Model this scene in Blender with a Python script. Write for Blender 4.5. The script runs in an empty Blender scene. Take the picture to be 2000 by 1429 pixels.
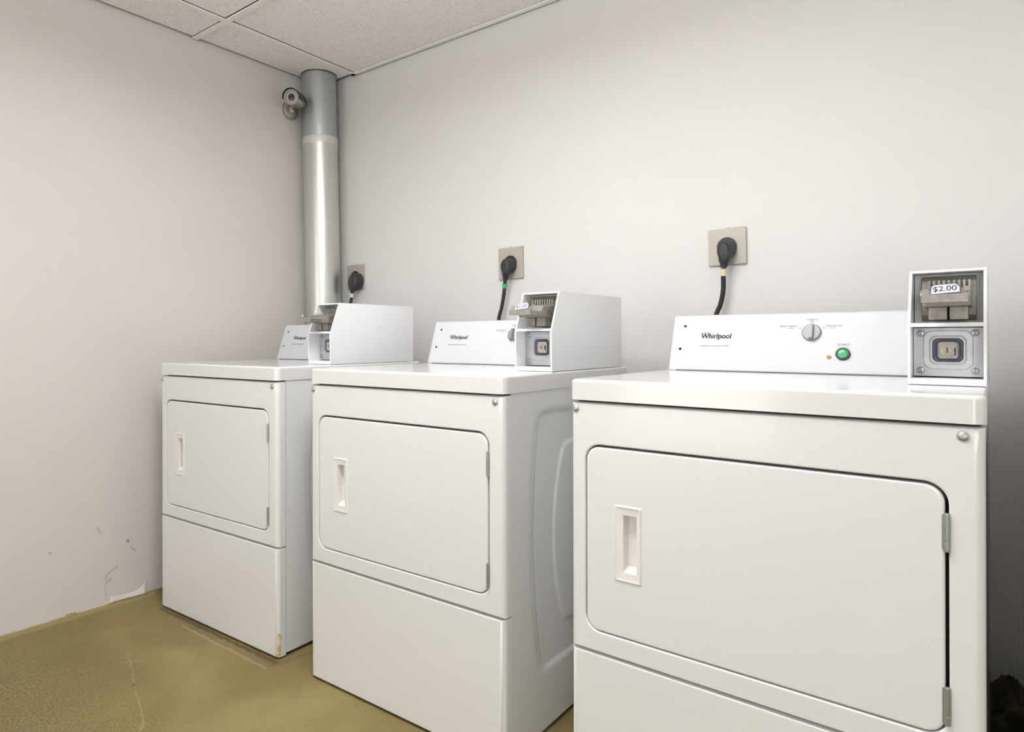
import bpy, bmesh, math, random
from mathutils import Vector, Matrix, noise

S = bpy.context.scene
COL = S.collection
# ------------------------------------------------------------------ camera
cam_data = bpy.data.cameras.new('camera')
cam = bpy.data.objects.new('camera', cam_data)
COL.objects.link(cam)
S.camera = cam
cam_data.sensor_fit = 'HORIZONTAL'
cam_data.sensor_width = 36.0
cam_data.lens = 1291.8964 * 36.0 / 2000.0
cam_data.shift_x = 128.208 / 2000.0
cam_data.shift_y = -53.36 / 2000.0
cam_data.clip_start = 0.02
_f = Vector((-0.63240607, 0.77463531, 0.00164299))
_r = Vector((0.77463319, 0.63240819, -0.00181677))
_u = Vector((0.00244638, -0.00012378, 0.999997))
M = Matrix((( _r.x, _u.x, -_f.x, 2.5875), (_r.y, _u.y, -_f.y, -2.1874), (_r.z, _u.z, -_f.z, 1.002), (0, 0, 0, 1)))
cam.matrix_world = M
# ------------------------------------------------------------------ world, lights, exposure
S.view_settings.view_transform = 'Standard'
S.view_settings.look = 'None'
S.view_settings.gamma = 1.0
S.view_settings.use_curve_mapping = False
S.view_settings.exposure = 0.09
W = bpy.data.worlds.new('world'); S.world = W; W.use_nodes = True
W.node_tree.nodes['Background'].inputs[0].default_value = (1.0, 0.99, 0.98, 1)
W.node_tree.nodes['Background'].inputs[1].default_value = 0.4
H = 2.273


def area(name, loc, sx, sy, power, col=(0.975, 0.99, 1.0), rot=(0, 0, 0)):
    d = bpy.data.lights.new(name, 'AREA'); d.shape = 'RECTANGLE'; d.size = sx; d.size_y = sy
    d.energy = power; d.color = col
    o = bpy.data.objects.new(name, d); COL.objects.link(o); o.location = loc; o.rotation_euler = rot
    return o


# unseen fluorescent fixture; its upward lamp is added to brighten the ceiling
area('tube_light_down', (1.65, -1.45, 2.045), 1.15, 0.16, 15.5)
area('tube_light_up', (1.65, -1.45, 2.125), 1.15, 0.16, 32, rot=(math.pi, 0, 0))
# lamp added at the right end to brighten dryer sides; no doorway built
area('doorway_daylight', (4.55, -1.2, 1.35), 1.3, 1.9, 6, (0.97, 0.985, 1.0), (0, math.radians(90), 0))
# fill lamps added behind the camera, in front of two made-up windows
area('window_daylight', (3.6, -4.10, 1.25), 1.0, 1.9, 18, (0.97, 0.985, 1.0), (math.radians(90), 0, 0))
area('window_daylight', (1.0, -4.10, 1.25), 1.0, 1.9, 11, (0.97, 0.985, 1.0), (math.radians(90), 0, 0))


# ------------------------------------------------------------------ materials


def mat(name, col, rough=0.5, metal=0.0, coat=0.0, spec=0.5, bump=None, noise_col=None, emit=None):
    m = bpy.data.materials.new(name); m.use_nodes = True
    nt = m.node_tree; b = nt.nodes['Principled BSDF']
    b.inputs['Base Color'].default_value = (*col, 1); b.inputs['Roughness'].default_value = rough
    b.inputs['Metallic'].default_value = metal; b.inputs['Coat Weight'].default_value = coat
    b.inputs['Specular IOR Level'].default_value = spec
    b.inputs['Coat Roughness'].default_value = 0.08
    tc = nt.nodes.new('ShaderNodeTexCoord')
    if noise_col:
        sc, c2, amt = noise_col
        n = nt.nodes.new('ShaderNodeTexNoise'); n.inputs['Scale'].default_value = sc; n.inputs['Detail'].default_value = 4
        nt.links.new(tc.outputs['Object'], n.inputs['Vector'])
        r = nt.nodes.new('ShaderNodeValToRGB'); r.color_ramp.elements[0].position = 0.5 - amt; r.color_ramp.elements[1].position = 0.5 + amt
        r.color_ramp.elements[0].color = (*col, 1); r.color_ramp.elements[1].color = (*c2, 1)
        nt.links.new(n.outputs['Fac'], r.inputs['Fac']); nt.links.new(r.outputs['Color'], b.inputs['Base Color'])
    if bump:
        sc, st = bump
        n = nt.nodes.new('ShaderNodeTexNoise'); n.inputs['Scale'].default_value = sc; n.inputs['Detail'].default_value = 3
        nt.links.new(tc.outputs['Object'], n.inputs['Vector'])
        bp = nt.nodes.new('ShaderNodeBump'); bp.inputs['Strength'].default_value = st; bp.inputs['Distance'].default_value = 0.002
        nt.links.new(n.outputs['Fac'], bp.inputs['Height']); nt.links.new(bp.outputs['Normal'], b.inputs['Normal'])
    if emit:
        b.inputs['Emission Color'].default_value = (*emit[0], 1); b.inputs['Emission Strength'].default_value = emit[1]
    return m


class N:
    """tiny node-graph helper"""
    def __init__(s, nt): s.nt = nt

    def n(s, t, **k):
        x = s.nt.nodes.new(t)
        for a, v in k.items(): setattr(x, a, v)
        return x

    def put(s, sock, v):
        if hasattr(v, 'links') or isinstance(v, bpy.types.NodeSocket): s.nt.links.new(v, sock)
        else: sock.default_value = v

    def m(s, op, a, b=0.0, c=0.0, clamp=False):
        x = s.n('ShaderNodeMath', operation=op, use_clamp=clamp)
        s.put(x.inputs[0], a); s.put(x.inputs[1], b); s.put(x.inputs[2], c)
        return x.outputs[0]

    def v(s, op, a, b=(0, 0, 0)):
        x = s.n('ShaderNodeVectorMath', operation=op); s.put(x.inputs[0], a); s.put(x.inputs[1], b)
        return x

    def noise(s, vec, scale, detail=3, dist=0.0, rough=0.5):
        x = s.n('ShaderNodeTexNoise'); s.put(x.inputs['Vector'], vec); x.inputs['Scale'].default_value = scale
        x.inputs['Detail'].default_value = detail; x.inputs['Distortion'].default_value = dist; x.inputs['Roughness'].default_value = rough
        return x.outputs['Fac']

    def ramp(s, f, stops):
        x = s.n('ShaderNodeValToRGB'); s.put(x.inputs['Fac'], f)
        e = x.color_ramp.elements
        while len(e) < len(stops): e.new(0.5)
        for i, (p, c) in enumerate(stops):
            e[i].position = p; e[i].color = (*c, 1) if len(c) == 3 else c
        return x.outputs['Color']

    def mix(s, f, a, b):
        x = s.n('ShaderNodeMix', data_type='RGBA'); s.put(x.inputs[0], f); s.put(x.inputs[6], a); s.put(x.inputs[7], b)
        return x.outputs[2]

    def seg(s, pos, A, B, w):
        """1 inside a segment A-B of half-width w (soft), 0 outside"""
        A = Vector(A); B = Vector(B); d = B - A; L2 = max(d.length_squared, 1e-9)
        pa = s.v('SUBTRACT', pos, tuple(A)).outputs[0]
        dt = s.v('DOT_PRODUCT', pa, tuple(d)).outputs['Value']
        t = s.m('DIVIDE', dt, L2, clamp=True)
        x = s.n('ShaderNodeVectorMath', operation='SCALE'); x.inputs[0].default_value = tuple(d); s.put(x.inputs['Scale'], t)
        q = s.v('SUBTRACT', pa, x.outputs[0]).outputs[0]
        ln = s.v('LENGTH', q).outputs['Value']
        return s.m('SUBTRACT', 1.0, s.m('DIVIDE', ln, w), clamp=True)


def wall_material(name, base, marks):
    m = bpy.data.materials.new(name); m.use_nodes = True; g = N(m.node_tree); b = m.node_tree.nodes['Principled BSDF']
    pos = g.n('ShaderNodeTexCoord').outputs['Object']
    n1 = g.noise(pos, 1.3, 2)
    c = g.ramp(n1, [(0.3, tuple(x * 0.985 for x in base)), (0.7, tuple(min(1, x * 1.01) for x in base))])
    wob = g.noise(pos, 60, 2)
    off = g.v('ADD', pos, (0, 0, 0)).outputs[0]
    sc = g.n('ShaderNodeVectorMath', operation='SCALE'); nn = g.n('ShaderNodeTexNoise'); nn.inputs['Scale'].default_value = 35
    g.put(nn.inputs['Vector'], pos)
    cc = g.v('SUBTRACT', nn.outputs['Color'], (0.5, 0.5, 0.5)).outputs[0]
    g.put(sc.inputs[0], cc); sc.inputs['Scale'].default_value = 0.012
    wp = g.v('ADD', pos, sc.outputs[0]).outputs[0]
    for (A, B, w, col, st) in marks:
        f = g.seg(wp, A, B, w)
        f = g.m('MULTIPLY', g.m('MULTIPLY', f, 1.4, clamp=True), st * 0.85)
        c = g.mix(f, c, (*col, 1))
    m.node_tree.links.new(c, b.inputs['Base Color'])
    b.inputs['Roughness'].default_value = 0.55
    b.inputs['Specular IOR Level'].default_value = 0.3
    bp = g.n('ShaderNodeBump'); bp.inputs['Strength'].default_value = 0.08; bp.inputs['Distance'].default_value = 0.002
    g.put(bp.inputs['Height'], g.noise(pos, 180, 2)); m.node_tree.links.new(bp.outputs[0], b.inputs['Normal'])
    return m


grey = (0.16, 0.15, 0.14); soft = (0.34, 0.31, 0.28)
tan = (0.42, 0.33, 0.16)
left_marks = [
    ((0, -1.254, .244), (0, -1.254, .244), .007, grey, .75),
    ((0, -.979, .226), (0, -.977, .220), .008, grey, .8),
    ((0, -.966, .196), (0, -.950, .178), .006, soft, .6),
    ((0, -1.092, .300), (0, -1.080, .275), .006, soft, .45),
    ((0, -1.03, .298), (0, -1.02, .285), .006, soft, .2),
    ((0, -1.060, .112), (0, -1.020, .132), .0055, soft, .6),
    ((0, -1.067, .098), (0, -1.060, .106), .006, soft, .5),
    ((0, -1.058, .083), (0, -1.048, .090), .009, soft, .65),
    ((0, -1.063, .075), (0, -1.060, .015), .004, soft, .4),
    ((0, -1.15, .002), (0, -1.05, .006), .010, (.75, .66, .45), .6),
    ((0, -1.9, .0), (0, -1.15, .0), .006, tan, .7),
    ((0, -1.20, .004), (0, -1.17, .004), .006, (.15, .11, .06), .7),
    ((0, -1.05, .0), (0, -.80, .0), .006, (.2, .16, .08), .6),
    ((0, -.71, .96), (0, -.66, .97), .004, soft, .15),
]
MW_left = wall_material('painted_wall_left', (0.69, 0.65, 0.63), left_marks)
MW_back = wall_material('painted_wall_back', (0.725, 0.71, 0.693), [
    ((1.26, 0, 1.16), (1.30, 0, 1.19), .004, soft, .1)])


def floor_material():
    m = bpy.data.materials.new('worn_painted_concrete'); m.use_nodes = True; g = N(m.node_tree); b = m.node_tree.nodes['Principled BSDF']
    pos = g.n('ShaderNodeTexCoord').outputs['Object']
    base = g.ramp(g.noise(pos, 2.2, 5, 0.6), [(0.32, (0.185, 0.138, 0.050)), (0.52, (0.23, 0.178, 0.068)), (0.68, (0.29, 0.228, 0.095))])
    # trodden zone: darker and speckled, away from the machines
    sx = g.n('ShaderNodeSeparateXYZ'); g.put(sx.inputs[0], pos)
    far = g.m('MULTIPLY', g.m('SUBTRACT', -1.12, sx.outputs['Y']), 2.6, clamp=True)
    far = g.m('MULTIPLY', far, g.m('ADD', g.noise(pos, 3.5, 3), 0.35), clamp=True)
    fine = g.noise(pos, 150, 3, 0.3, 0.7)
    spk = g.ramp(fine, [(0.38, (0.085, 0.064, 0.026)), (0.62, (0.30, 0.24, 0.10))])
    c = g.mix(g.m('MULTIPLY', far, 0.75), base, spk)
    # green-grey blotches
    bl = g.m('MULTIPLY', g.m('SUBTRACT', g.noise(pos, 7, 6, 1.2, 0.65), 0.52), 4.0, clamp=True)
    c = g.mix(g.m('MULTIPLY', bl, 0.5), c, (0.17, 0.135, 0.07, 1))
    pale = g.m('MULTIPLY', g.m('SUBTRACT', g.noise(pos, 9, 5, 2.0, 0.7), 0.60), 6.0, clamp=True)
    c = g.mix(g.m('MULTIPLY', pale, 0.45), c, (0.42, 0.34, 0.19, 1))
    sc = g.n('ShaderNodeVectorMath', operation='SCALE'); nn = g.n('ShaderNodeTexNoise'); nn.inputs['Scale'].default_value = 30
    g.put(nn.inputs['Vector'], pos)
    g.put(sc.inputs[0], g.v('SUBTRACT', nn.outputs['Color'], (0.5, 0.5, 0.5)).outputs[0]); sc.inputs['Scale'].default_value = 0.02
    wp = g.v('ADD', pos, sc.outputs[0]).outputs[0]
    pale_c = (0.46, 0.40, 0.24); dk = (0.07, 0.05, 0.03)
    for (A, B, w, col, st) in [
        ((.45, -1.19, 0), (.86, -1.34, 0), .004, pale_c, .28),       # long pale scratch
        ((.86, -1.34, 0), (.97, -1.42, 0), .005, pale_c, .3),
        ((.90, -1.45, 0), (.96, -1.38, 0), .007, (.5, .42, .25), .5),
        ((.93, -1.36, 0), (.98, -1.38, 0), .006, dk, .5),
        ((.20, -.947, 0), (.875, -.930, 0), .011, (.07, .05, .03), .7),  # dirt plus painted toe-gap shade along front of far dryer
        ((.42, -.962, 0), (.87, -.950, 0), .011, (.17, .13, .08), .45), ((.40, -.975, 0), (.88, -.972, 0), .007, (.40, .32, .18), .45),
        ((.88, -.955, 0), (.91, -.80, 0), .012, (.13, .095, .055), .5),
        ((.02, -1.9, 0), (.02, -.9, 0), .03, (.42, .33, .14), .5),
        ((.66, -1.27, 0), (.67, -1.27, 0), .006, dk, .6),
        ((1.98, -.30, 0), (1.85, -.36, 0), .006, dk, .5),
    ]:
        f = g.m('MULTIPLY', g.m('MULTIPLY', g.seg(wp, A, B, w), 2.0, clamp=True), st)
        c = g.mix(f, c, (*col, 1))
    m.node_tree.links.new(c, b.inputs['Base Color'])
    b.inputs['Roughness'].default_value = 0.62
    b.inputs['Specular IOR Level'].default_value = 0.35
    bp = g.n('ShaderNodeBump'); bp.inputs['Strength'].default_value = 0.35; bp.inputs['Distance'].default_value = 0.003
    g.put(bp.inputs['Height'], g.noise(pos, 110, 4)); m.node_tree.links.new(bp.outputs[0], b.inputs['Normal'])
    return m


def tile_material():
    m = bpy.data.materials.new('mineral_fibre_tile'); m.use_nodes = True; g = N(m.node_tree); b = m.node_tree.nodes['Principled BSDF']
    pos = g.n('ShaderNodeTexCoord').outputs['Object']
    pit = g.noise(pos, 130, 3, 0.5, 0.6)
    c = g.ramp(pit, [(0.30, (0.62, 0.59, 0.55)), (0.46, (0.90, 0.87, 0.85)), (1.0, (0.91, 0.88, 0.86))])
    m.node_tree.links.new(c, b.inputs['Base Color']); b.inputs['Roughness'].default_value = 0.9
    bp = g.n('ShaderNodeBump'); bp.inputs['Strength'].default_value = 0.4; bp.inputs['Distance'].default_value = 0.003
    g.put(bp.inputs['Height'], pit); m.node_tree.links.new(bp.outputs[0], b.inputs['Normal'])
    return m


def galv_material(name, base, dark, rough):
    m = bpy.data.materials.new(name); m.use_nodes = True; g = N(m.node_tree); b = m.node_tree.nodes['Principled BSDF']
    pos = g.n('ShaderNodeTexCoord').outputs['Object']
    mp = g.n('ShaderNodeMapping'); g.put(mp.inputs[0], pos); mp.inputs['Scale'].default_value = (14, 14, 1.6)
    c = g.mix(g.noise(mp.outputs[0], 1.0, 3), (*base, 1), (*dark, 1))
    m.node_tree.links.new(c, b.inputs['Base Color']); b.inputs['Metallic'].default_value = 0.9
    b.inputs['Roughness'].default_value = rough
    return m


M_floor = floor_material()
M_tile = tile_material()
M_grid = mat('ceiling_grid_paint', (0.88, 0.86, 0.82), 0.45)
M_gap = mat('dark_gap', (0.06, 0.05, 0.04), 0.9)
M_enamel = mat('white_enamel', (0.78, 0.785, 0.785), 0.28, coat=0.35, bump=(300, 0.02))
M_lid = mat('white_enamel_lid', (0.76, 0.76, 0.755), 0.20, coat=0.6)
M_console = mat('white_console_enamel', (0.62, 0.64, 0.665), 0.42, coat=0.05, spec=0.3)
M_sleeve = mat('white_powder_coat', (0.90, 0.905, 0.92), 0.35, coat=0.2)
M_plastic = mat('white_plastic', (0.80, 0.785, 0.75), 0.35)
M_galv = galv_material('galvanised_steel', (0.66, 0.675, 0.64), (0.62, 0.635, 0.60), 0.36)
M_galv_dull = galv_material('dull_galvanised_steel', (0.54, 0.57, 0.57), (0.48, 0.51, 0.52), 0.42)
M_zinc = mat('zinc_plated_steel', (0.52, 0.55, 0.56), 0.35, 0.85)
M_hinge = mat('zinc_hinge', (0.40, 0.43, 0.40), 0.38, 0.8)
M_chrome = mat('chrome', (0.72, 0.70, 0.66), 0.18, 1.0)
M_cast = mat('cast_slide_metal', (0.36, 0.335, 0.30), 0.42, 0.6, bump=(250, 0.3), noise_col=(60, (0.25, 0.235, 0.21), 0.15))
M_castlight = mat('pale_cast_metal', (0.40, 0.38, 0.35), 0.4, 0.6, noise_col=(90, (0.30, 0.285, 0.26), 0.12))
M_vault = mat('brushed_vault_plate', (0.62, 0.63, 0.64), 0.38, 0.65, noise_col=(40, (0.50, 0.52, 0.54), 0.2))
M_vaultdk = mat('blue_grey_recess', (0.27, 0.28, 0.34), 0.4, 0.4)
M_screw = mat('screw_steel', (0.42, 0.45, 0.48), 0.25, 0.9)
M_black = mat('black_plastic', (0.022, 0.022, 0.026), 0.38)
M_rubber = mat('black_rubber', (0.014, 0.014, 0.014), 0.5)
M_ink = mat('grey_ink', (0.02, 0.02, 0.022), 0.8, spec=0.05)
M_inklight = mat('pale_grey_ink', (0.13, 0.135, 0.14), 0.8, spec=0.1)
M_knob = mat('silver_knob', (0.26, 0.26, 0.275), 0.42, 0.2)
M_green = mat('green_button', (0.05, 0.36, 0.15), 0.2, coat=0.5)
M_bezel = mat('dark_green_bezel', (0.008, 0.03, 0.018), 0.25)
M_amber = mat('amber_lamp', (0.55, 0.25, 0.05), 0.3)
M_label = mat('white_label', (0.80, 0.80, 0.84), 0.4)
M_navy = mat('navy_label_edge', (0.035, 0.045, 0.16), 0.4)
M_navy_ink = mat('navy_ink', (0.02, 0.02, 0.05), 0.5)
M_beige = mat('beige_plate', (0.44, 0.405, 0.35), 0.4, 0.15, bump=(200, 0.05))
M_beige_cap = mat('beige_clamp', (0.72, 0.60, 0.45), 0.5)
M_greentape = mat('green_tape', (0.03, 0.42, 0.09), 0.5)
M_white_tie = mat('pale_cable_tie', (0.75, 0.73, 0.66), 0.5)
M_cam = mat('satin_silver_camera', (0.40, 0.375, 0.33), 0.35, 0.6)
M_camlens = mat('camera_lens_glass', (0.03, 0.03, 0.035), 0.08)
M_camring = mat('camera_led_ring', (0.40, 0.37, 0.38), 0.3, 0.3)
M_lint = mat('dark_lint', (0.035, 0.030, 0.018), 0.95, noise_col=(18, (0.07, 0.055, 0.03), 0.12), bump=(80, 0.8))
M_rust = mat('tan_tape_residue', (0.50, 0.40, 0.22), 0.7, noise_col=(60, (0.70, 0.62, 0.45), 0.1))
M_vinyl = mat('pale_wall_covering', (0.80, 0.76, 0.73), 0.5)
M_diff = mat('lit_diffuser', (0.9, 0.9, 0.88), 0.5, emit=((1, 0.99, 0.98), 1.0))

# ------------------------------------------------------------------ mesh helpers


def build(name, bm, m, parent=None, smooth=35, bevel=None):
    me = bpy.data.meshes.new(name)
    bmesh.ops.remove_doubles(bm, verts=bm.verts, dist=1e-6)
    bmesh.ops.recalc_face_normals(bm, faces=bm.faces)
    if bevel:
        es = [e for e in bm.edges if len(e.link_faces) == 2 and e.calc_face_angle(0) > 0.6]
        bmesh.ops.bevel(bm, geom=es, offset=bevel, offset_type='OFFSET', segments=2, profile=0.5, affect='EDGES', clamp_overlap=True)
    bm.to_mesh(me); bm.free()
    me.materials.append(m)
    if smooth:
        for p in me.polygons: p.use_smooth = True
        me.set_sharp_from_angle(angle=math.radians(smooth))
    o = bpy.data.objects.new(name, me); COL.objects.link(o)
    if smooth:
        w = o.modifiers.new('weighted', 'WEIGHTED_NORMAL'); w.keep_sharp = True; w.weight = 90
    if parent: o.parent = parent
    return o


def empty(name, loc, rz=0, label=None, cat=None, group=None):
    o = bpy.data.objects.new(name, None); COL.objects.link(o); o.location = loc; o.rotation_euler = (0, 0, rz)
    o.empty_display_size = 0.05
    if label: o['label'] = label
    if cat: o['category'] = cat
    if group: o['group'] = group
    return o


def nb(): return bmesh.new()


def box(bm, x0, x1, y0, y1, z0, z1):
    v = [bm.verts.new((x, y, z)) for x in (x0, x1) for y in (y0, y1) for z in (z0, z1)]
    for f in ((0, 1, 3, 2), (4, 6, 7, 5), (0, 4, 5, 1), (2, 3, 7, 6), (0, 2, 6, 4), (1, 5, 7, 3)):
        bm.faces.new([v[i] for i in f])
    return bm


def frame_of(axis):
    a = Vector(axis).normalized()
    t = Vector((0, 0, 1)) if abs(a.z) < 0.9 else Vector((1, 0, 0))
    u = t.cross(a).normalized(); v = a.cross(u)
    return a, u, v


def lathe(bm, c, axis, prof, n=32, cap0=True, cap1=True):
    """prof: list of (dist along axis, radius)"""
    a, u, v = frame_of(axis); c = Vector(c); rings = []
    for d, r in prof:
        rings.append([bm.verts.new(c + a * d + (u * math.cos(2 * math.pi * k / n) + v * math.sin(2 * math.pi * k / n)) * r) for k in range(n)])
    for A, B in zip(rings, rings[1:]):
        for k in range(n): bm.faces.new((A[k], A[(k + 1) % n], B[(k + 1) % n], B[k]))
    if cap0: bm.faces.new(rings[0][::-1])
    if cap1: bm.faces.new(rings[-1])
    return bm


def tube(bm, pts, r, n=12):
    pts = [Vector(p) for p in pts]
    # Catmull-Rom resample
    P = []
    ext = [pts[0] * 2 - pts[1]] + pts + [pts[-1] * 2 - pts[-2]]
    for i in range(1, len(ext) - 2):
        for k in range(8):
            t = k / 8.0; a, b, c, d = ext[i - 1:i + 3]
            P.append(0.5 * ((2 * b) + (c - a) * t + (2 * a - 5 * b + 4 * c - d) * t * t + (3 * b - a - 3 * c + d) * t ** 3))
    P.append(pts[-1]); rings = []
    for i, p in enumerate(P):
        d = (P[min(i + 1, len(P) - 1)] - P[max(i - 1, 0)]).normalized()
        u = d.cross(Vector((0.31, 0.9, 0.1))).normalized(); v = d.cross(u)
        rings.append([bm.verts.new(p + (u * math.cos(2 * math.pi * k / n) + v * math.sin(2 * math.pi * k / n)) * r) for k in range(n)])
    for A, B in zip(rings, rings[1:]):
        for k in range(n): bm.faces.new((A[k], A[(k + 1) % n], B[(k + 1) % n], B[k]))
    bm.faces.new(rings[0][::-1]); bm.faces.new(rings[-1])
    return bm


def rrect(x0, x1, z0, z1, r, n=8):
    pts = []
    for cx, cz, a0 in ((x1 - r, z1 - r, 0), (x0 + r, z1 - r, 90), (x0 + r, z0 + r, 180), (x1 - r, z0 + r, 270)):
        for k in range(n + 1):
            a = math.radians(a0 + 90 * k / n); pts.append((cx + r * math.cos(a), cz + r * math.sin(a)))
    return pts


def inset(pts, x0, x1, z0, z1, dx, dz):
    """scale loop pts living in the rectangle so that it grows by dx, dz each side"""
    cx, cz = (x0 + x1) / 2, (z0 + z1) / 2; hx, hz = (x1 - x0) / 2, (z1 - z0) / 2
    return [(cx + (x - cx) * (hx + dx) / hx, cz + (z - cz) * (hz + dz) / hz) for x, z in pts]


def ray_hit(poly, c, ang):
    dx, dz = math.cos(ang), math.sin(ang); best = None
    n = len(poly)
    for i in range(n):
        ax, az = poly[i][0] - c[0], poly[i][1] - c[1]; bx, bz = poly[(i + 1) % n][0] - c[0], poly[(i + 1) % n][1] - c[1]
        ex, ez = bx - ax, bz - az; det = dx * (-ez) + ex * dz
        if abs(det) < 1e-14: continue
        t = (ax * (-ez) + ex * az) / det; s = (dx * az - dz * ax) / det
        if t > 0 and -1e-7 <= s <= 1 + 1e-7 and (best is None or t < best): best = t
    return (c[0] + dx * best, c[1] + dz * best)


def match(outer, inner, c):
    angs = sorted({round(math.atan2(p[1] - c[1], p[0] - c[0]), 7) for p in outer + inner})
    return [ray_hit(outer, c, a) for a in angs], [ray_hit(inner, c, a) for a in angs]


def loops(bm, seq, close0=False, close1=False):
    """seq: list of (points2d, y) -> connected rings in the xz plane at depth y"""
    rs = [[bm.verts.new((x, y, z)) for x, z in pts] for pts, y in seq]
    for A, B in zip(rs, rs[1:]):
        n = len(A)
        for k in range(n): bm.faces.new((A[k], A[(k + 1) % n], B[(k + 1) % n], B[k]))
    if close0: bm.faces.new(rs[0])
    if close1: bm.faces.new(rs[-1][::-1])
    return bm


def extrude_profile(bm, prof, x0, x1):
    """prof: (y,z) polygon extruded along x"""
    A = [bm.verts.new((x0, y, z)) for y, z in prof]; B = [bm.verts.new((x1, y, z)) for y, z in prof]
    n = len(A)
    for k in range(n): bm.faces.new((A[k], A[(k + 1) % n], B[(k + 1) % n], B[k]))
    bm.faces.new(A[::-1]); bm.faces.new(B)
    return bm


def text_bm(s, width, height=None, shear=0.0, extrude=0.0002, bold=0.0):
    cu = bpy.data.curves.new('t', 'FONT'); cu.body = s; cu.extrude = 0.0; cu.shear = shear; cu.size = 1; cu.offset = bold
    o = bpy.data.objects.new('t', cu); COL.objects.link(o)
    dg = bpy.context.evaluated_depsgraph_get(); dg.update()
    me = bpy.data.meshes.new_from_object(o.evaluated_get(dg))
    bm = nb(); bm.from_mesh(me)
    bpy.data.objects.remove(o); bpy.data.curves.remove(cu); bpy.data.meshes.remove(me)
    xs = [v.co.x for v in bm.verts]; ys = [v.co.y for v in bm.verts]
    x0, x1 = min(xs), max(xs); y0, y1 = min(ys), max(ys)
    sx = width / (x1 - x0); sy = (height / (y1 - y0)) if height else sx
    for v in bm.verts: v.co = Vector(((v.co.x - (x0 + x1) / 2) * sx, (v.co.y - (y0 + y1) / 2) * sy, 0))
    bmesh.ops.remove_doubles(bm, verts=bm.verts, dist=1e-7)
    r = bmesh.ops.extrude_face_region(bm, geom=list(bm.faces))
    for e in r['geom']:
        if isinstance(e, bmesh.types.BMVert): e.co.z += extrude
    return bm


def place_plane(bm, origin, xdir, ydir):
    """map local xy(z) onto world directions"""
    X = Vector(xdir).normalized(); Y = Vector(ydir).normalized(); Z = X.cross(Y)
    for v in bm.verts: v.co = Vector(origin) + X * v.co.x + Y * v.co.y + Z * v.co.z
    return bm


def merge(bm, other):
    me = bpy.data.meshes.new('tmp'); other.to_mesh(me); other.free(); bm.from_mesh(me); bpy.data.meshes.remove(me)
    return bm


def dup(root, loc, rz, label):
    r = root.copy(); COL.objects.link(r); r.location = loc; r.rotation_euler = (0, 0, rz); r['label'] = label
    for ch in list(root.children):
        c = ch.copy(); COL.objects.link(c); c.parent = r
        for gch in list(ch.children):
            d = gch.copy(); COL.objects.link(d); d.parent = c
    return r


# ------------------------------------------------------------------ room shell
def struct(name, bm, m, parent=None, **k):
    o = build(name, bm, m, parent, **k)
    if parent is None: o['kind'] = 'structure'
    return o


XR, YN = 4.6, -4.2
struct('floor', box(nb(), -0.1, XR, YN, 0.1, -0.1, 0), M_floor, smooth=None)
wl = struct('wall_left', box(nb(), -0.1, 0, YN, 0, 0, H + 0.1), MW_left, smooth=None)
struct('wall_back', box(nb(), -0.1, XR, 0, 0.1, 0, H + 0.1), MW_back, smooth=None)
struct('wall_right', box(nb(), XR, XR + 0.1, YN - 0.1, 0.1, 0, H + 0.1), MW_back, smooth=None)
struct('wall_front', box(nb(), -0.1, XR, YN - 0.1, YN, 0, H + 0.1), MW_back, smooth=None)
# loose wall covering at the foot of the left wall
bm = nb()
ny, nz = 14, 8
g = []
for i in range(ny + 1):
    row = []
    for j in range(nz + 1):
        y = -1.046 + 0.132 * i / ny
        top = 0.022 - 0.010 * (i / ny) + 0.035 * (i / ny) ** 6
        z = 0.003 + top * j / nz
        x = 0.0035 + 0.012 * (i / ny) ** 2 * (1 - 0.6 * j / nz)
        row.append(bm.verts.new((x, y, z)))
    g.append(row)
for i in range(ny):
    for j in range(nz): bm.faces.new((g[i][j], g[i + 1][j], g[i + 1][j + 1], g[i][j + 1]))
fl = build('wall_covering_flap', bm, M_vinyl, wl); md = fl.modifiers.new('th', 'SOLIDIFY'); md.thickness = 0.0015

# ceiling: tiles and T-bar grid
cl = struct('ceiling', box(nb(), -0.1, XR, YN, 0.1, H + 0.012, H + 0.1), M_gap, smooth=None)
xs = [0.006, 0.245, 1.465, 2.685, 3.905, XR]
ys = [-0.006, -0.70, -1.31, -1.92, -2.53, -3.14, -3.75, YN]
bm = nb()
rnd = random.Random(4)
for i in range(len(xs) - 1):
    for j in range(len(ys) - 1):
        dz = rnd.uniform(-0.001, 0.0015)
        box(bm, xs[i] + (0.0155 if i else 0.014), xs[i + 1] - 0.0115, ys[j + 1] + 0.0115, ys[j] - (0.0155 if j else 0.018), H + 0.0015 + dz, H + 0.012 + dz)
build('ceiling_tile', bm, M_tile, cl, smooth=None)
bm = nb()
for x in xs[1:-1]: box(bm, x - 0.012, x + 0.012, YN, -0.010, H - 0.004, H + 0.001)
for y in ys[1:-1]: box(bm, 0.006, XR, y - 0.012, y + 0.012, H - 0.0045, H + 0.0008)
box(bm, 0.233, XR, -0.030, -0.010, H - 0.004, H + 0.001)
build('grid_bar', bm, M_grid, cl, smooth=None)

# made-up glowing windows, added to go with the fill lamps behind the camera
for k, wx in ((1, 3.6), (2, 1.0)):
    wn = struct('window_%d' % k, box(nb(), wx - .5, wx + .5, YN + .002, YN + .012, .3, 2.2), M_diff, smooth=None)
    b = nb()
    o_, i_ = match([(wx - .56, .24), (wx + .56, .24), (wx + .56, 2.25), (wx - .56, 2.25)], [(wx - .5, .3), (wx + .5, .3), (wx + .5, 2.2), (wx - .5, 2.2)], (wx, 1.2))
    loops(b, [(o_, YN + .001), (o_, YN + .04), (i_, YN + .04), (i_, YN + .001)])
    build('window_frame', b, M_grid, wn, smooth=None)

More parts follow.
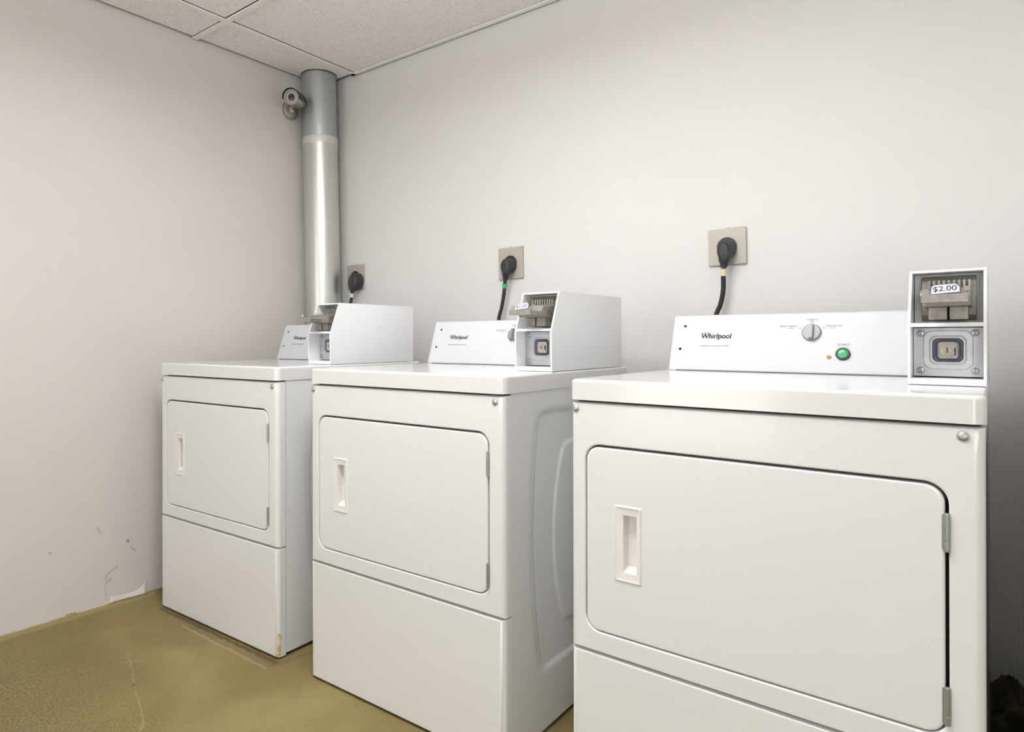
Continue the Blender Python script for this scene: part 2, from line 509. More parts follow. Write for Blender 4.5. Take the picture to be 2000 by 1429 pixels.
# unseen fluorescent fixture, hung below the ceiling to add light upwards
for (x, y, lb) in ((1.65, -1.45, 'hanging white fluorescent lamp with two tubes, above the frame in front of the dryers'),):
    t = empty('ceiling_light', (x, y, H), 0, lb, 'ceiling light')
    build('lamp_housing', box(nb(), -.61, .61, -.035, .035, -.205, -.165), M_grid, t, bevel=0.004)
    for yy in (-.055, .055):
        build('fluorescent_tube', lathe(nb(), (-.59, yy, -.185), (1, 0, 0), [(0, .006), (.004, .013), (1.176, .013), (1.18, .006)], 16), M_diff, t)
    for xx in (-.45, .45):
        build('hanging_rod', lathe(nb(), (xx, 0, -.166), (0, 0, 1), [(0, .004), (.166, .004)], 10), M_zinc, t)

# ------------------------------------------------------------------ dryer
WD, DP, LT = 0.690, 0.70, 0.918
ZL, ZS = 0.8735, 0.348


def front_slab(bm, z0, z1, hole=None, rz=0.004):
    fx, r = 0.014, 0.014
    x0, x1 = fx, WD - fx
    zz0, zz1 = z0 + rz, z1 - rz
    outer = [(x0, zz0), (x1, zz0), (x1, zz1), (x0, zz1)]
    if hole:
        c = ((hole[0] + hole[1]) / 2, (hole[2] + hole[3]) / 2)
        hl = rrect(*hole, 0.034, 10)
        o2, h2 = match(outer, hl, c)
    else: o2 = outer; h2 = None
    seq = []
    for k in range(6):
        a = math.pi / 2 * k / 5
        seq.append((inset(o2, x0, x1, zz0, zz1, r * math.sin(a), rz * math.sin(a)), (r if not hole else r) * (1 - math.cos(a))))
    seq = [(p, y) for p, y in seq]
    seq.append((inset(o2, x0, x1, zz0, zz1, r, rz), 0.032))
    if h2:
        hs = []
        hx = (hole[0], hole[1], hole[2], hole[3])
        for k in range(4):
            a = math.pi / 2 * k / 3
            hs.append((inset(h2, *hx, 0.003 - 0.003 * math.sin(a), 0.003 - 0.003 * math.sin(a)), 0.003 * (1 - math.cos(a))))
        full = [(inset(h2, *hx, 0, 0), 0.026)] + hs[::-1] + seq
        loops(bm, full)
    else:
        loops(bm, seq, close0=True)
    return bm


def emboss(y, z):
    def smin(vals, k=0.012):
        return -k * math.log(sum(math.exp(-v / k) for v in vals))

    def ss(d, w):
        t = max(0, min(1, d / w)); return t * t * (3 - 2 * t)
    y1 = 0.129 + 0.33 * (z - 0.52) ** 2
    y0 = 0.106 + 0.33 * (z - 0.52) ** 2
    yc = 0.233 + 0.95 * (z - 0.49) ** 2
    d1 = smin([y - y1, 0.72 - y - y1, z - 0.160, 0.822 - z])
    d0 = smin([y - y0, 0.72 - y - y0, z - 0.150, 0.832 - z])
    d2 = smin([y - yc, 0.72 - y - yc, z - 0.245, 0.735 - z])
    return -0.0022 * ss(d0, 0.022) - 0.0038 * ss(d1, 0.011) + 0.0036 * ss(d2, 0.011)


def make_dryer(loc, rz, label):
    t = empty('clothes_dryer', loc, rz, label, 'dryer', 'coin-operated dryers in a row')
    # cabinet body with embossed right side
    bm = nb()
    zb, zt, yf = 0.012, ZL + 0.004, 0.034
    x0 = 0.002
    n1, n2 = 190, 200
    gr = [[None] * (n2 + 1) for _ in range(n1 + 1)]
    for i in range(n1 + 1):
        for j in range(n2 + 1):
            y = yf + (DP - yf) * i / n1; z = zb + (zt - zb) * j / n2
            gr[i][j] = bm.verts.new((WD - 0.001 + emboss(y, z), y, z))
    for i in range(n1):
        for j in range(n2): bm.faces.new((gr[i][j], gr[i + 1][j], gr[i + 1][j + 1], gr[i][j + 1]))
    L = [[bm.verts.new((x0, y, z)) for z in (zb, zt)] for y in (yf, DP)]
    bm.faces.new((L[0][0], L[0][1], L[1][1], L[1][0]))
    bm.faces.new([L[0][1]] + [gr[i][n2] for i in range(n1 + 1)] + [L[1][1]])
    bm.faces.new([L[0][0]] + [L[1][0]] + [gr[i][0] for i in range(n1, -1, -1)])
    bm.faces.new([L[0][0]] + gr[0] + [L[0][1]])
    bm.faces.new([L[1][0], L[1][1]] + gr[n1][::-1])
    build('cabinet', bm, M_enamel, t, smooth=30)
    # feet
    for fx, fy in ((.06, .08), (.63, .08), (.06, .64), (.63, .64)):
        build('foot', lathe(nb(), (fx, fy, 0), (0, 0, 1), [(0, .018), (.006, .018), (.0125, .012)], 16), M_black, t)
    # dark plinth recess under the front
    # upper front panel with door opening
    D = (0.0345, 0.6465, 0.3935, 0.7825)
    build('front_panel', front_slab(nb(), ZS + 0.002, ZL - 0.0035, D), M_enamel, t)
    build('lower_panel', front_slab(nb(), 0.006, ZS - 0.002, None), M_enamel, t)
    # dark backing seen through the gaps
    build('gap_liner', box(nb(), 0.006, WD - 0.006, 0.027, 0.0335, 0.02, ZL), M_gap, t, smooth=None)
    # door
    gL, gR, gT, gB = 0.0022, 0.0050, 0.0045, 0.0022
    dx0, dx1, dz0, dz1 = D[0] + gL, D[1] - gR, D[2] + gB, D[3] - gT
    e = 0.004
    hole = [(0.1190, 0.529), (0.1475, 0.529), (0.1475, 0.646), (0.1190, 0.646)]
    base = rrect(dx0 + e, dx1 - e, dz0 + e, dz1 - e, 0.027, 10)
    o2, h2 = match(base, hole, (0.13325, 0.5875))
    seq = [(h2, 0.0012)]
    for k in range(6):
        a = math.pi / 2 * k / 5
        seq.append((inset(o2, dx0 + e, dx1 - e, dz0 + e, dz1 - e, e * math.sin(a), e * math.sin(a)), 0.0012 + e * (1 - math.cos(a))))
    seq.append((inset(o2, dx0 + e, dx1 - e, dz0 + e, dz1 - e, e, e), 0.024))
    door = build('door', loops(nb(), seq), M_enamel, t)
    # recessed pull
    out = rrect(0.0995, 0.1590, 0.5090, 0.6650, 0.003, 3)
    c = (0.13325, 0.5875)
    hole2 = [(0.1192, 0.5292), (0.1473, 0.5292), (0.1473, 0.6458), (0.1192, 0.6458)]
    o3, h3 = match(out, hole2, c)
    bx = (0.0995, 0.1590, 0.5090, 0.6650)
    mid = inset(o3, *bx, -0.0035, -0.0035)
    mid2 = inset(o3, *bx, -0.0065, -0.0065)
    deep = [(0.122 if x < 0.133 else 0.1425, 0.540 if z < 0.5875 else 0.643) for x, z in hole2]
    o4, dd = match(hole2, deep, c)
    bmh = nb()
    rings = [(o3, 0.0014), (mid, -0.0012), (mid2, 0.0002), (h3, 0.0006)]
    loops(bmh, rings)
    A = [bmh.verts.new((x, 0.0006, z)) for x, z in hole2]
    B = [bmh.verts.new((x, 0.019 if z > 0.58 else 0.015, z)) for x, z in deep]
    for k in range(4): bmh.faces.new((A[k], A[(k + 1) % 4], B[(k + 1) % 4], B[k]))
    bmh.faces.new(B)
    build('door_handle', bmh, M_plastic, door, smooth=25)
    # hinges
    for z0, z1 in ((0.678, 0.737), (0.414, 0.473)):
        b = nb(); xh = 0.6442
        m_ = (z0 + z1) / 2
        lathe(b, (xh, -0.0012, z0), (0, 0, 1), [(0, .0030), (.001, .0042), (.0145, .0042), (.0155, .0036), (.0165, .0042), (z1 - z0 - .002, .0042), (z1 - z0, .0030)], 16)
        box(b, xh - 0.0065, xh - 0.001, 0.0005, 0.0022, z0 + 0.003, z1 - 0.003)
        box(b, xh + 0.001, xh + 0.0045, 0.0, 0.003, z0 + 0.012, z1 - 0.012)
        build('hinge', b, M_hinge, t)
    # screws on the front
    for sx_, sz in ((0.0125, 0.8555), (0.6640, 0.8550)):
        b = nb(); lathe(b, (sx_, 0.0008, sz), (0, -1, 0), [(0, .0072), (.0015, .0070), (.0035, .0050), (.0042, .0025)], 20)
        lathe(b, (sx_, 0.0002, sz), (0, -1, 0), [(0, .0088), (.001, .0085)], 20)
        build('screw', b, M_zinc, t)
    # lid
    lx0, lx1, ly0, ly1 = -0.002, WD + 0.002, -0.004, 0.702
    bm = nb(); rr_ = 0.018
    base = rrect(lx0, lx1, ly0, ly1, rr_, 6)
    rings = []
    e = 0.007
    prof = [(0.004, ZL), (0.0, ZL + 0.001)] + [(e * (1 - math.cos(math.pi / 2 * k / 5)), LT - e + e * math.sin(math.pi / 2 * k / 5)) for k in range(6)]
    for d, z in prof:
        rings.append([bm.verts.new((x, y, z)) for x, y in inset(base, lx0, lx1, ly0, ly1, -d, -d)])
    for A, B in zip(rings, rings[1:]):
        for k in range(len(A)): bm.faces.new((A[k], A[(k + 1) % len(A)], B[(k + 1) % len(A)], B[k]))
    bm.faces.new(rings[0][::-1]); bm.faces.new(rings[-1])
    build('lid', bm, M_lid, t)
    # control console
    P = [(0.531, LT + 0.0005), (0.5315, LT + 0.006), (0.579, 1.062), (0.5815, 1.066), (0.586, 1.068), (0.66, 1.069), (0.66, LT + 0.0005)]
    con = build('control_console', extrude_profile(nb(), P, 0.008, 0.574), M_console, t, bevel=0.0012)
    FD = Vector((0, 0.0475, 0.138)).normalized(); FX = Vector((1, 0, 0)); FN = FX.cross(FD)   # points to -y, up

    def face(x, z, off=0.0):
        s = (z - (LT + 0.006)) / 0.138
        return Vector((x, 0.5315 + 0.0475 * s, z)) + FN * off
    # dark seam strip between console and lid
    build('seam_strip', box(nb(), 0.03, 0.573, 0.5285, 0.5312, LT + 0.0002, LT + 0.0022), M_inklight, con, smooth=None)
    kn = nb(); kc = face(0.353, 1.0175)
    lathe(kn, kc, FN, [(0, .0215), (.004, .0213), (.006, .0200), (.0075, .0190)], 40)
    gb = nb(); box(gb, -0.0045, 0.0045, -0.0185, 0.0185, 0.006, 0.017)
    bmesh.ops.recalc_face_normals(gb, faces=gb.faces)
    bmesh.ops.bevel(gb, geom=list(gb.edges), offset=0.0015, segments=2, affect='EDGES')
    place_plane(gb, kc, FX, FD); merge(kn, gb)
    build('control_knob', kn, M_knob, con)
    bc = face(0.4225, 0.966)
    bz = nb(); lathe(bz, bc, FN, [(0, .0155), (.004, .0155), (.006, .014), (.006, .0115), (.004, .0112)], 32)
    build('button_bezel', bz, M_bezel, con)
    build('start_button', lathe(nb(), bc, FN, [(0.001, .0112), (.0062, .0110), (.0078, .0090), (.0084, .004)], 28), M_green, con)
    build('indicator_lamp', lathe(nb(), face(0.3935, 0.9585), FN, [(0, .0050), (.002, .0046), (.0036, .0028), (.0040, .0008)], 18), M_amber, con)
    for x, z in ((0.040, 1.038), (0.033, 0.976)):
        build('console_screw', lathe(nb(), face(x, z), FN, [(0, .0036), (.0012, .0033), (.0018, .0018)], 14), M_ink, con)
    OFF = 0.0003
    b = place_plane(text_bm('Whirlpool', 0.078, 0.0185, shear=0.12, bold=0.02), face(0.126, 1.0085, OFF), FX, FD)
    # orbit stroke over the first letters
    ring = nb()
    for k in range(13):
        a0 = math.radians(20 + k * 12.5); a1 = math.radians(20 + (k + 1) * 12.5)
        w = 0.0008
        q = [(0.014 * math.cos(a) * s, 0.0058 * math.sin(a) * s2) for a, s, s2 in ((a0, 1, 1), (a1, 1, 1), (a1, .96, .80), (a0, .96, .80))]
        ring.faces.new([ring.verts.new((x, y, 0)) for x, y in q])
    place_plane(ring, face(0.098, 1.0145, OFF), FX, FD); merge(b, ring)
    build('logo_lettering', b, M_ink, con, smooth=None)
    b = place_plane(text_bm('COMMERCIAL LAUNDRY SYSTEM', 0.078, 0.0032), face(0.122, 0.9845, OFF), FX, FD)
    build('model_lettering', b, M_inklight, con, smooth=None)
    for word, wd, ht, x, z in (('NORMAL', 0.026, 0.0032, 0.353, 1.0505), ('HIGH', 0.010, 0.0022, 0.353, 1.0465), ('PERM PRESS', 0.040, 0.0032, 0.300, 1.0340),
                               ('MED', 0.012, 0.0022, 0.306, 1.0290), ('DELICATES', 0.034, 0.0032, 0.400, 1.0340), ('LOW', 0.014, 0.0022, 0.397, 1.0290)):
        build('setting_lettering', place_plane(text_bm(word, wd, ht), face(x, z, OFF), FX, FD), M_inklight, con, smooth=None)
    for x, z in ((0.353, 1.0425), (0.3265, 1.0285), (0.3790, 1.0290)):
        d = nb(); bmesh.ops.create_circle(d, cap_ends=True, radius=0.0014, segments=10); place_plane(d, face(x, z, OFF), FX, FD)
        build('setting_mark', d, M_inklight, con, smooth=None)
    b = place_plane(text_bm('START', 0.025, 0.0050), face(0.4225, 0.9885, OFF), FX, FD)
    build('button_lettering', b, M_inklight, con, smooth=None)
    # coin box sleeve
    cx0, cx1 = 0.576, 0.6895
    th = 0.0045
    prof = [(0.224, LT + 0.0008), (0.222, 1.022), (0.263, 1.126), (0.268, 1.130), (0.655, 1.131), (0.655, LT + 0.0008)]
    b = nb()
    extrude_profile(b, prof, cx0, cx0 + th)
    extrude_profile(b, prof, cx1 - th, cx1)
    extrude_profile(b, [(0.2635, 1.1255), (0.268, 1.1298), (0.655, 1.1308), (0.655, 1.126), (0.2655, 1.1245)], cx0 + th * .5, cx1 - th * .5)
    extrude_profile(b, [(0.2245, LT + 0.001), (0.2245, LT + 0.012), (0.655, LT + 0.012), (0.655, LT + 0.001)], cx0 + th * .5, cx1 - th * .5)
    extrude_profile(b, [(0.2235, 1.024), (0.2265, 1.031), (0.33, 1.031), (0.33, 1.024)], cx0 + th * .5, cx1 - th * .5)
    box(b, cx0 + .002, cx1 - .002, 0.650, 0.6545, LT + 0.002, 1.129)
    cb = build('coin_box', b, M_sleeve, t, smooth=30)
    # vault door, lower
    vx0, vx1, vz0, vz1 = cx0 + th + .001, cx1 - th - .001, LT + 0.0145, 1.0225
    yv = 0.272
    pl = [(vx0, vz0), (vx1, vz0), (vx1, vz1), (vx0, vz1)]
    ring = rrect(0.6080, 0.6585, 0.957, 1.0055, 0.010, 6)
    o5, r5 = match(pl, ring, (0.633, 0.981))
    rbx = (0.6080, 0.6585, 0.957, 1.0055)
    b = nb()
    loops(b, [(o5, yv + 0.010), (o5, yv), (inset(r5, *rbx, .012, .012), yv), (inset(r5, *rbx, .0105, .0105), yv - .0012), (inset(r5, *rbx, .003, .003), yv - 0.0012), (r5, yv - .0035), (inset(r5, *rbx, -.002, -.002), yv - .0035), (inset(r5, *rbx, -.003, -.003), yv + .001)])
    build('vault_door', b, M_vault, cb, smooth=30)
    b = nb(); loops(b, [(inset(r5, *rbx, -.0031, -.0031), yv - .0015), (inset(r5, *rbx, -.009, -.009), yv + .008)], close1=True)
    build('lock_recess', b, M_vaultdk, cb)
    b = nb(); base = rrect(0.6185, 0.6480, 0.9655, 0.9965, 0.006, 5)
    bb = (0.6185, 0.6480, 0.9655, 0.9965)
    loops(b, [(base, yv + .008), (base, yv - .002), (inset(base, *bb, -.0015, -.0015), yv - .0035)], close1=True)
    lathe(b, (0.6325, yv - 0.003, 0.981), (0, -1, 0), [(0, .0105), (.003, .0102), (.003, .0082), (.0015, .0080), (.0015, .0052), (.003, .0050)], 26)
    build('vault_lock', b, M_chrome, cb)
    build('keyhole', box(nb(), 0.6318, 0.6334, yv - .0068, yv - .0058, 0.9765, 0.9855), M_black, cb, smooth=None)
    build('lock_slot', box(nb(), 0.6430, 0.6452, yv - .0042, yv - .003, 0.972, 0.986), M_black, cb, smooth=None)
    for x in (vx0 + .011, vx1 - .011):
        for z in (vz0 + .011, vz1 - .010):
            b = nb(); lathe(b, (x, yv + .0002, z), (0, -1, 0), [(0, .0062), (.0012, .0060), (.0030, .0045), (.0036, .0022)], 20)
            build('vault_screw', b, M_screw, cb)
    # coin slide, upper
    ys0 = 0.296
    b = nb()
    # back plate in the sleeve opening
    extrude_profile(b, [(ys0, 1.0325), (ys0 + .004, 1.124), (ys0 + .010, 1.124), (ys0 + .010, 1.0325)], vx0, vx1)
    build('slide_back_plate', b, M_vault, cb, smooth=30)
    b = nb()
    extrude_profile(b, [(ys0 - .006, 1.036), (ys0 - .016, 1.046), (ys0 - .016, 1.110), (ys0 - .008, 1.1195), (ys0 + .004, 1.1195), (ys0 + .004, 1.036)], 0.5935, 0.6745)
    bmesh.ops.recalc_face_normals(b, faces=b.faces)
    build('slide_housing', b, M_cast, cb, bevel=0.0015)
    # slot comb
    b = nb()
    for k in range(9):
        x = 0.604 + k * 0.0074
        box(b, x, x + 0.0036, ys0 - .028, ys0 - .014, 1.0955, 1.110)
    box(b, 0.602, 0.6675, ys0 - .025, ys0 - .014, 1.0900, 1.0965)
    build('slot_comb', b, M_castlight, cb, smooth=None)
    # body block
    b = nb()
    extrude_profile(b, [(0.205, 1.061), (0.205, 1.076), (0.222, 1.0905), (ys0 - .014, 1.0925), (ys0 - .014, 1.058)], 0.600, 0.668)
    build('slide_block', b, M_cast, cb, bevel=0.0015)
    # slide tray reaching forward
    b = nb()
    box(b, 0.6015, 0.6665, 0.160, 0.210, 1.0660, 1.0710)
    box(b, 0.6015, 0.6665, 0.156, 0.163, 1.0650, 1.0790)
    box(b, 0.6015, 0.6065, 0.162, 0.206, 1.0690, 1.0760)
    box(b, 0.6615, 0.6665, 0.162, 0.206, 1.0690, 1.0760)
    box(b, 0.6310, 0.6340, 0.162, 0.206, 1.0690, 1.0740)
    build('slide_tray', b, M_castlight, cb, smooth=None)
    # side nuts of the price holder
    build('slide_bolt', lathe(nb(), (0.606, 0.172, 1.0810), (0.2, -1, 0.3), [(0, .0075), (.006, .0075), (.008, .0055), (.008, .003)], 18), M_chrome, cb)
    build('slide_bolt', lathe(nb(), (0.6640, 0.176, 1.0870), (0, -1, 0.2), [(0, .0045), (.006, .0045)], 14), M_chrome, cb)
    # lower jaws
    build('slide_jaw', box(nb(), 0.6070, 0.6345, 0.232, ys0 - .012, 1.0365, 1.0600), M_cast, cb, bevel=0.0015)
    build('slide_jaw', box(nb(), 0.6375, 0.6645, 0.232, ys0 - .012, 1.0365, 1.0600), M_cast, cb, bevel=0.0015)
    # price label: tilted tag at the front of the slide
    LX = Vector((1, 0, 0.06)).normalized(); LY = Vector((0, 0.55, 1)).normalized(); LY = (LY - LX * LY.dot(LX)).normalized(); LZ = LX.cross(LY)
    lo = Vector((0.634, 0.166, 1.0885))
    tag_pts = [(-.0215, -.0105), (.0225, -.0105), (.0225, .0015), (.0165, .0095), (-.016, .0095), (-.0195, .0065)]
    def tagbm(s, z0, z1):
        bm2 = nb(); A = [bm2.verts.new((x * s[0], y * s[1], z0)) for x, y in tag_pts]; B = [bm2.verts.new((x * s[0], y * s[1], z1)) for x, y in tag_pts]
        for k in range(6): bm2.faces.new((A[k], A[(k + 1) % 6], B[(k + 1) % 6], B[k]))
        bm2.faces.new(A[::-1]); bm2.faces.new(B); return bm2
    build('price_label_border', place_plane(tagbm((1, 1), -0.001, 0.0003), lo, LX, LY), M_navy, cb, smooth=None)
    build('price_label', place_plane(tagbm((.90, .84), 0.0002, 0.0007), lo, LX, LY), M_label, cb, smooth=None)
    build('price_lettering', place_plane(text_bm('$2.00', 0.033, 0.0118, bold=0.008), lo + LZ * 0.0008 + LX * .0002 - LY * .0008, LX, LY), M_navy_ink, cb, smooth=None)
    return t


d1 = make_dryer((0.1784, -0.9378, 0), 0.0283, 'farthest white coin dryer, by the left wall and the metal vent pipe')
d2 = dup(d1, (1.0282, -0.9175, 0), 0.0107, 'middle white coin dryer, its embossed right side showing in the gap')
d3 = dup(d1, (1.8963, -0.9198, 0), -0.0100, 'nearest and largest white coin dryer at the right, knob and green start button showing')
dup(d1, (2.657, -0.925, 0), -0.0100, 'white coin dryer past the shadowed gap, right of the nearest one, outside the frame')  # extra dryer added out of view to darken the gap beside it
# the farthest dryer's coin slide carries no price tag in view
for c_ in list(d1.children):
    if c_.name.startswith('coin_box'):
        for g_ in list(c_.children):
            if g_.name.startswith('price_'): bpy.data.objects.remove(g_)
# torn tape residue at the foot of the farthest dryer's front corner
bm = nb()
rn = random.Random(2)
rows = []
for j in range(13):
    z = 0.008 + 0.074 * j / 12
    w0 = 18 + 30 * (j / 12) + rn.uniform(-7, 7); w1 = 88 - rn.uniform(0, 12)
    row = []
    for k in range(7):
        a = math.radians(w0 + (w1 - w0) * k / 6)
        rr2 = 0.0148
        row.append(bm.verts.new((WD - 0.014 + rr2 * math.sin(a), 0.014 - rr2 * math.cos(a), z)))
    rows.append(row)
for A, B in zip(rows, rows[1:]):
    for k in range(6): bm.faces.new((A[k], A[k + 1], B[k + 1], B[k]))
o = build('tape_residue', bm, M_rust, d1); o['label'] = 'torn tan tape residue on the lower front corner'

# ------------------------------------------------------------------ outlets, plugs and cords


def outlet(x0, x1, z0, z1, tilt, label):
    cx, cz = (x0 + x1) / 2, (z0 + z1) / 2
    t = empty('wall_outlet', (cx, 0, cz), 0, label, 'outlet', 'dryer outlets on the back wall')
    hw, hh = (x1 - x0) / 2, (z1 - z0) / 2
    b = nb(); base = rrect(-hw, hw, -hh, hh, 0.004, 4); bb = (-hw, hw, -hh, hh)
    loops(b, [(base, -0.0003), (base, -0.007), (inset(base, *bb, -.0015, -.0015), -0.009)], close1=True)
    p = build('cover_plate', b, M_beige, t); p.rotation_euler = (0, tilt, 0)
    q = build('receptacle', lathe(nb(), (0, -0.0085, 0), (0, -1, 0), [(0, .030), (.0035, .030), (.0045, .028)], 32), M_black, t)
    for y, z, r in ((-0.0006, hh + 0.004, .0035), (-0.0088, hh - 0.010, .003), (-0.0088, -hh + 0.010, .003)):
        build('plate_screw', lathe(nb(), (0, y, z), (0, -1, 0), [(0, r), (.0012, r * .9), (.002, r * .5)], 12), M_zinc, t)
    return t


def cord(px_, pz, cable_pts, collar, collar_mat, label, lean=0.0, sc=1.0):
    """right-angle dryer plug whose cord leaves downwards"""
    t = empty('power_cord', (px_, 0, pz), 0, label, 'power cord', 'dryer power cords')
    b = nb()
    # tapering body: stacked rounded sections from wall outwards, tall and drooping
    secs = [(-0.0140, .030, .030, -.002), (-0.022, .0295, .031, -.003), (-0.030, .027, .031, -.004), (-0.040, .0245, .032, -.006), (-0.050, .0225, .032, -.008), (-0.056, .0195, .029, -.009), (-0.060, .012, .020, -.009)]
    rings = []
    n = 28
    for y, rx, rz, dz in secs:
        ring = []
        for k in range(n):
            a = 2 * math.pi * k / n
            cxx, czz = math.cos(a), math.sin(a)
            s = 1.0 + (0.10 if czz < 0 else 0)
            ring.append(b.verts.new((rx * cxx * (1.0 if czz > 0 else 1 - 0.12 * abs(czz)) * sc, y, (rz * czz * s + dz) * sc)))
        rings.append(ring)
    for A, B in zip(rings, rings[1:]):
        for k in range(n): b.faces.new((A[k], A[(k + 1) % n], B[(k + 1) % n], B[k]))
    b.faces.new(rings[0][::-1]); b.faces.new(rings[-1])
    # neck towards the cord
    p0 = Vector(cable_pts[0]) - Vector((px_, 0, pz))
    top = Vector((0, -0.042, -0.020))
    lathe(b, top, p0 - top, [(0, .019), ((p0 - top).length * .55, .015), ((p0 - top).length * .6, .0125), ((p0 - top).length * .98, .0100)], 20)
    build('plug', b, M_black, t)
    pts = [Vector(p) - Vector((px_, 0, pz)) for p in cable_pts]
    build('cable', tube(nb(), pts, 0.0072), M_rubber, t)
    a, c, r = collar
    a = Vector(a) - Vector((px_, 0, pz)); c = Vector(c) - Vector((px_, 0, pz))
    L = (c - a).length
    build('cable_collar', lathe(nb(), a, c - a, [(0, r * .94), (L * .12, r), (L * .88, r), (L, r * .94)], 18), collar_mat, t)
    return t


outlet(0.189, 0.304, 1.242, 1.362, 0.0, 'small-looking metal outlet plate by the vent pipe, above the farthest dryer')
outlet(1.078, 1.193, 1.240, 1.366, -0.02, 'metal outlet plate above the middle dryer, green-banded cord plugged in')
outlet(1.896, 2.011, 1.236, 1.352, -0.015, 'largest metal outlet plate, on the wall above the nearest dryer')
cord(0.272, 1.283, [(0.253, -0.036, 1.232), (0.2505, -0.036, 1.205), (0.244, -0.038, 1.172), (0.252, -0.042, 1.12), (0.26, -0.06, 1.0), (0.27, -0.10, 0.75), (0.40, -0.16, 0.50)],
     ((0.2522, -0.036, 1.223), (0.2506, -0.036, 1.203), 0.0080), M_white_tie, 'black plug and short cord with pale tie, beside the vent pipe', sc=1.28)
cord(1.139, 1.294, [(1.128, -0.036, 1.236), (1.1255, -0.034, 1.215), (1.118, -0.032, 1.17), (1.108, -0.032, 1.125), (1.098, -0.036, 1.08), (1.10, -0.06, 0.95), (1.20, -0.12, 0.6), (1.30, -0.16, 0.45)],
     ((1.1262, -0.034, 1.221), (1.1235, -0.033, 1.204), 0.0095), M_greentape, 'black plug and cord with a bright green band, above the middle dryer', sc=0.94)
cord(1.956, 1.283, [(1.952, -0.038, 1.226), (1.9505, -0.036, 1.200), (1.949, -0.033, 1.155), (1.940, -0.032, 1.110), (1.926, -0.036, 1.070), (1.91, -0.06, 0.95), (2.00, -0.12, 0.6), (2.10, -0.16, 0.45)],
     ((1.9520, -0.038, 1.222), (1.9503, -0.036, 1.200), 0.0090), M_beige_cap, 'large black plug and cord with beige clamp, above the nearest dryer', sc=0.92)

# ------------------------------------------------------------------ vent pipe
PT = Vector((0.096, -0.104, H)); PB = Vector((0.160, -0.104, 0.0))


def pp(z): return PT + (PB - PT) * ((H - z) / H)


vp = empty('vent_pipe', (PB.x, PB.y, 0), 0, 'galvanised round vent pipe standing in the corner, floor to ceiling', 'vent pipe')
ax = (PB - PT).normalized()
base = Vector((PB.x, PB.y, 0))
ZJ = 1.960


def piece(name, z1, z0, prof, m):
    c = pp(z1) - base; L = (pp(z0) - pp(z1)).length
    b = nb(); lathe(b, c, ax, [(f * L, r) for f, r in prof], 72, cap0=False, cap1=False)
    return build(name, b, m, vp)


piece('upper_section', H + 0.01, ZJ - 0.03, [(0, .0815), (.90, .0815), (.905, .0830), (.925, .0832), (.945, .0818), (1.0, .0815)], M_galv_dull)
piece('lower_section', ZJ, 0.004, [(0, .0826), (.004, .0840), (.012, .0838), (.024, .0834), (.026, .0828), (.5, .0828), (1.0, .0828)], M_galv)
b = nb(); c = pp(ZJ + 0.0) - base
lathe(b, c, ax, [(-.006, .0842), (0, .0850), (.026, .0850), (.029, .0838)], 72, cap0=False, cap1=False)
build('joint_tape', b, mat('matte_foil_tape', (0.70, 0.69, 0.655), 0.45, 0.4), vp)
# dark ceiling collar gap
b = nb(); lathe(b, pp(H) - base + Vector((0, 0, -0.002)), (0, 0, 1), [(0, .0860), (.004, .0870)], 48, cap0=False)
build('ceiling_collar', b, M_gap, vp)

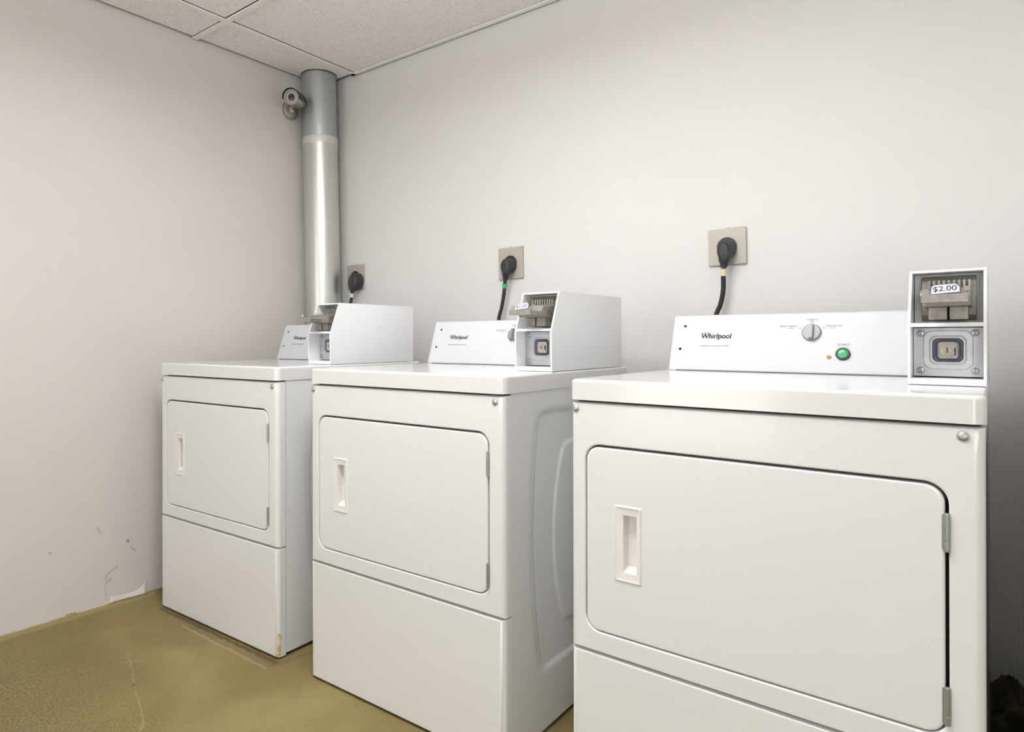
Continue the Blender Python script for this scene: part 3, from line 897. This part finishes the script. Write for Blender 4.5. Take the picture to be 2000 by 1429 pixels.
# ------------------------------------------------------------------ security camera on the left wall
sc_ = empty('security_camera', (0, -0.205, 2.112), 0, 'small silver bullet security camera on the left wall beside the vent pipe', 'security camera')
O = Vector((0, -0.205, 2.112))
b = nb(); lathe(b, Vector((0.0005, 0, -0.012)), (1, 0, 0), [(0, .043), (.012, .043), (.018, .036), (.024, .020)], 36)
build('wall_mount', b, M_cam, sc_)
b = nb(); tube(b, [(0.016, 0, -0.012), (0.040, -0.012, -0.014), (0.062, -0.030, -0.004), (0.078, -0.046, 0.010)], 0.011)
lathe(b, Vector((0.034, -0.010, -0.030)), (0.2, -0.3, 1), [(0, .014), (.026, .014)], 18)
build('mount_arm', b, M_cam, sc_)
F = Vector((0.135, -0.300, 2.110)) - O; R = Vector((0.075, -0.196, 2.124)) - O
dv = (F - R).normalized(); L = (F - R).length
b = nb(); lathe(b, R, F - R, [(0, .016), (.010, .026), (.03, .0315), (L * .9, .0335), (L, .0345), (L, .0285), (L - .006, .0270)], 36)
build('camera_body', b, M_cam, sc_)
build('led_ring', lathe(nb(), F - dv * .007, dv, [(0, .0272), (.003, .0265), (.003, .016), (.001, .0155)], 32), M_camring, sc_)
build('camera_lens', lathe(nb(), F - dv * .007, dv, [(0, .0150), (.004, .0140), (.0055, .009), (.006, .003)], 28), M_camlens, sc_)
# sun visor: arched shell over the top
a_, u_, v_ = frame_of(dv)
b = nb(); rings = []
upv = Vector((0, 0, 1)); upv = (upv - dv * upv.dot(dv)).normalized(); sd = dv.cross(upv)
for s in (0.25, 0.5, 0.75, 1.0, 1.06):
    ring = []
    for k in range(17):
        a = math.radians(-10 + 200 * k / 16)
        ring.append(b.verts.new(R + dv * (L * s) + (sd * math.cos(a) + upv * math.sin(a)) * (.0385 + .001 * s)))
    rings.append(ring)
for A, B in zip(rings, rings[1:]):
    for k in range(16): b.faces.new((A[k], A[k + 1], B[k + 1], B[k]))
vz = build('sun_visor', b, M_black, sc_); md = vz.modifiers.new('th', 'SOLIDIFY'); md.thickness = 0.0015

# ------------------------------------------------------------------ lint heap in the dark gap at the right
bm = nb()
bmesh.ops.create_icosphere(bm, subdivisions=5, radius=1)
for v in bm.verts:
    p = v.co.copy()
    k = 1 + 0.35 * noise.noise(p * 2.3) + 0.16 * noise.noise(p * 6) + 0.07 * noise.noise(p * 15)
    v.co = Vector((2.640 + p.x * 0.085 * k, -0.105 + p.y * 0.075 * k, max(0.0, 0.06 + p.z * 0.115 * k)))
o = build('lint_heap', bm, M_lint, None, smooth=60)
o['label'] = 'heap of dark lint and dirt on the floor in the shadowed gap right of the nearest dryer'; o['category'] = 'lint'; o['kind'] = 'stuff'
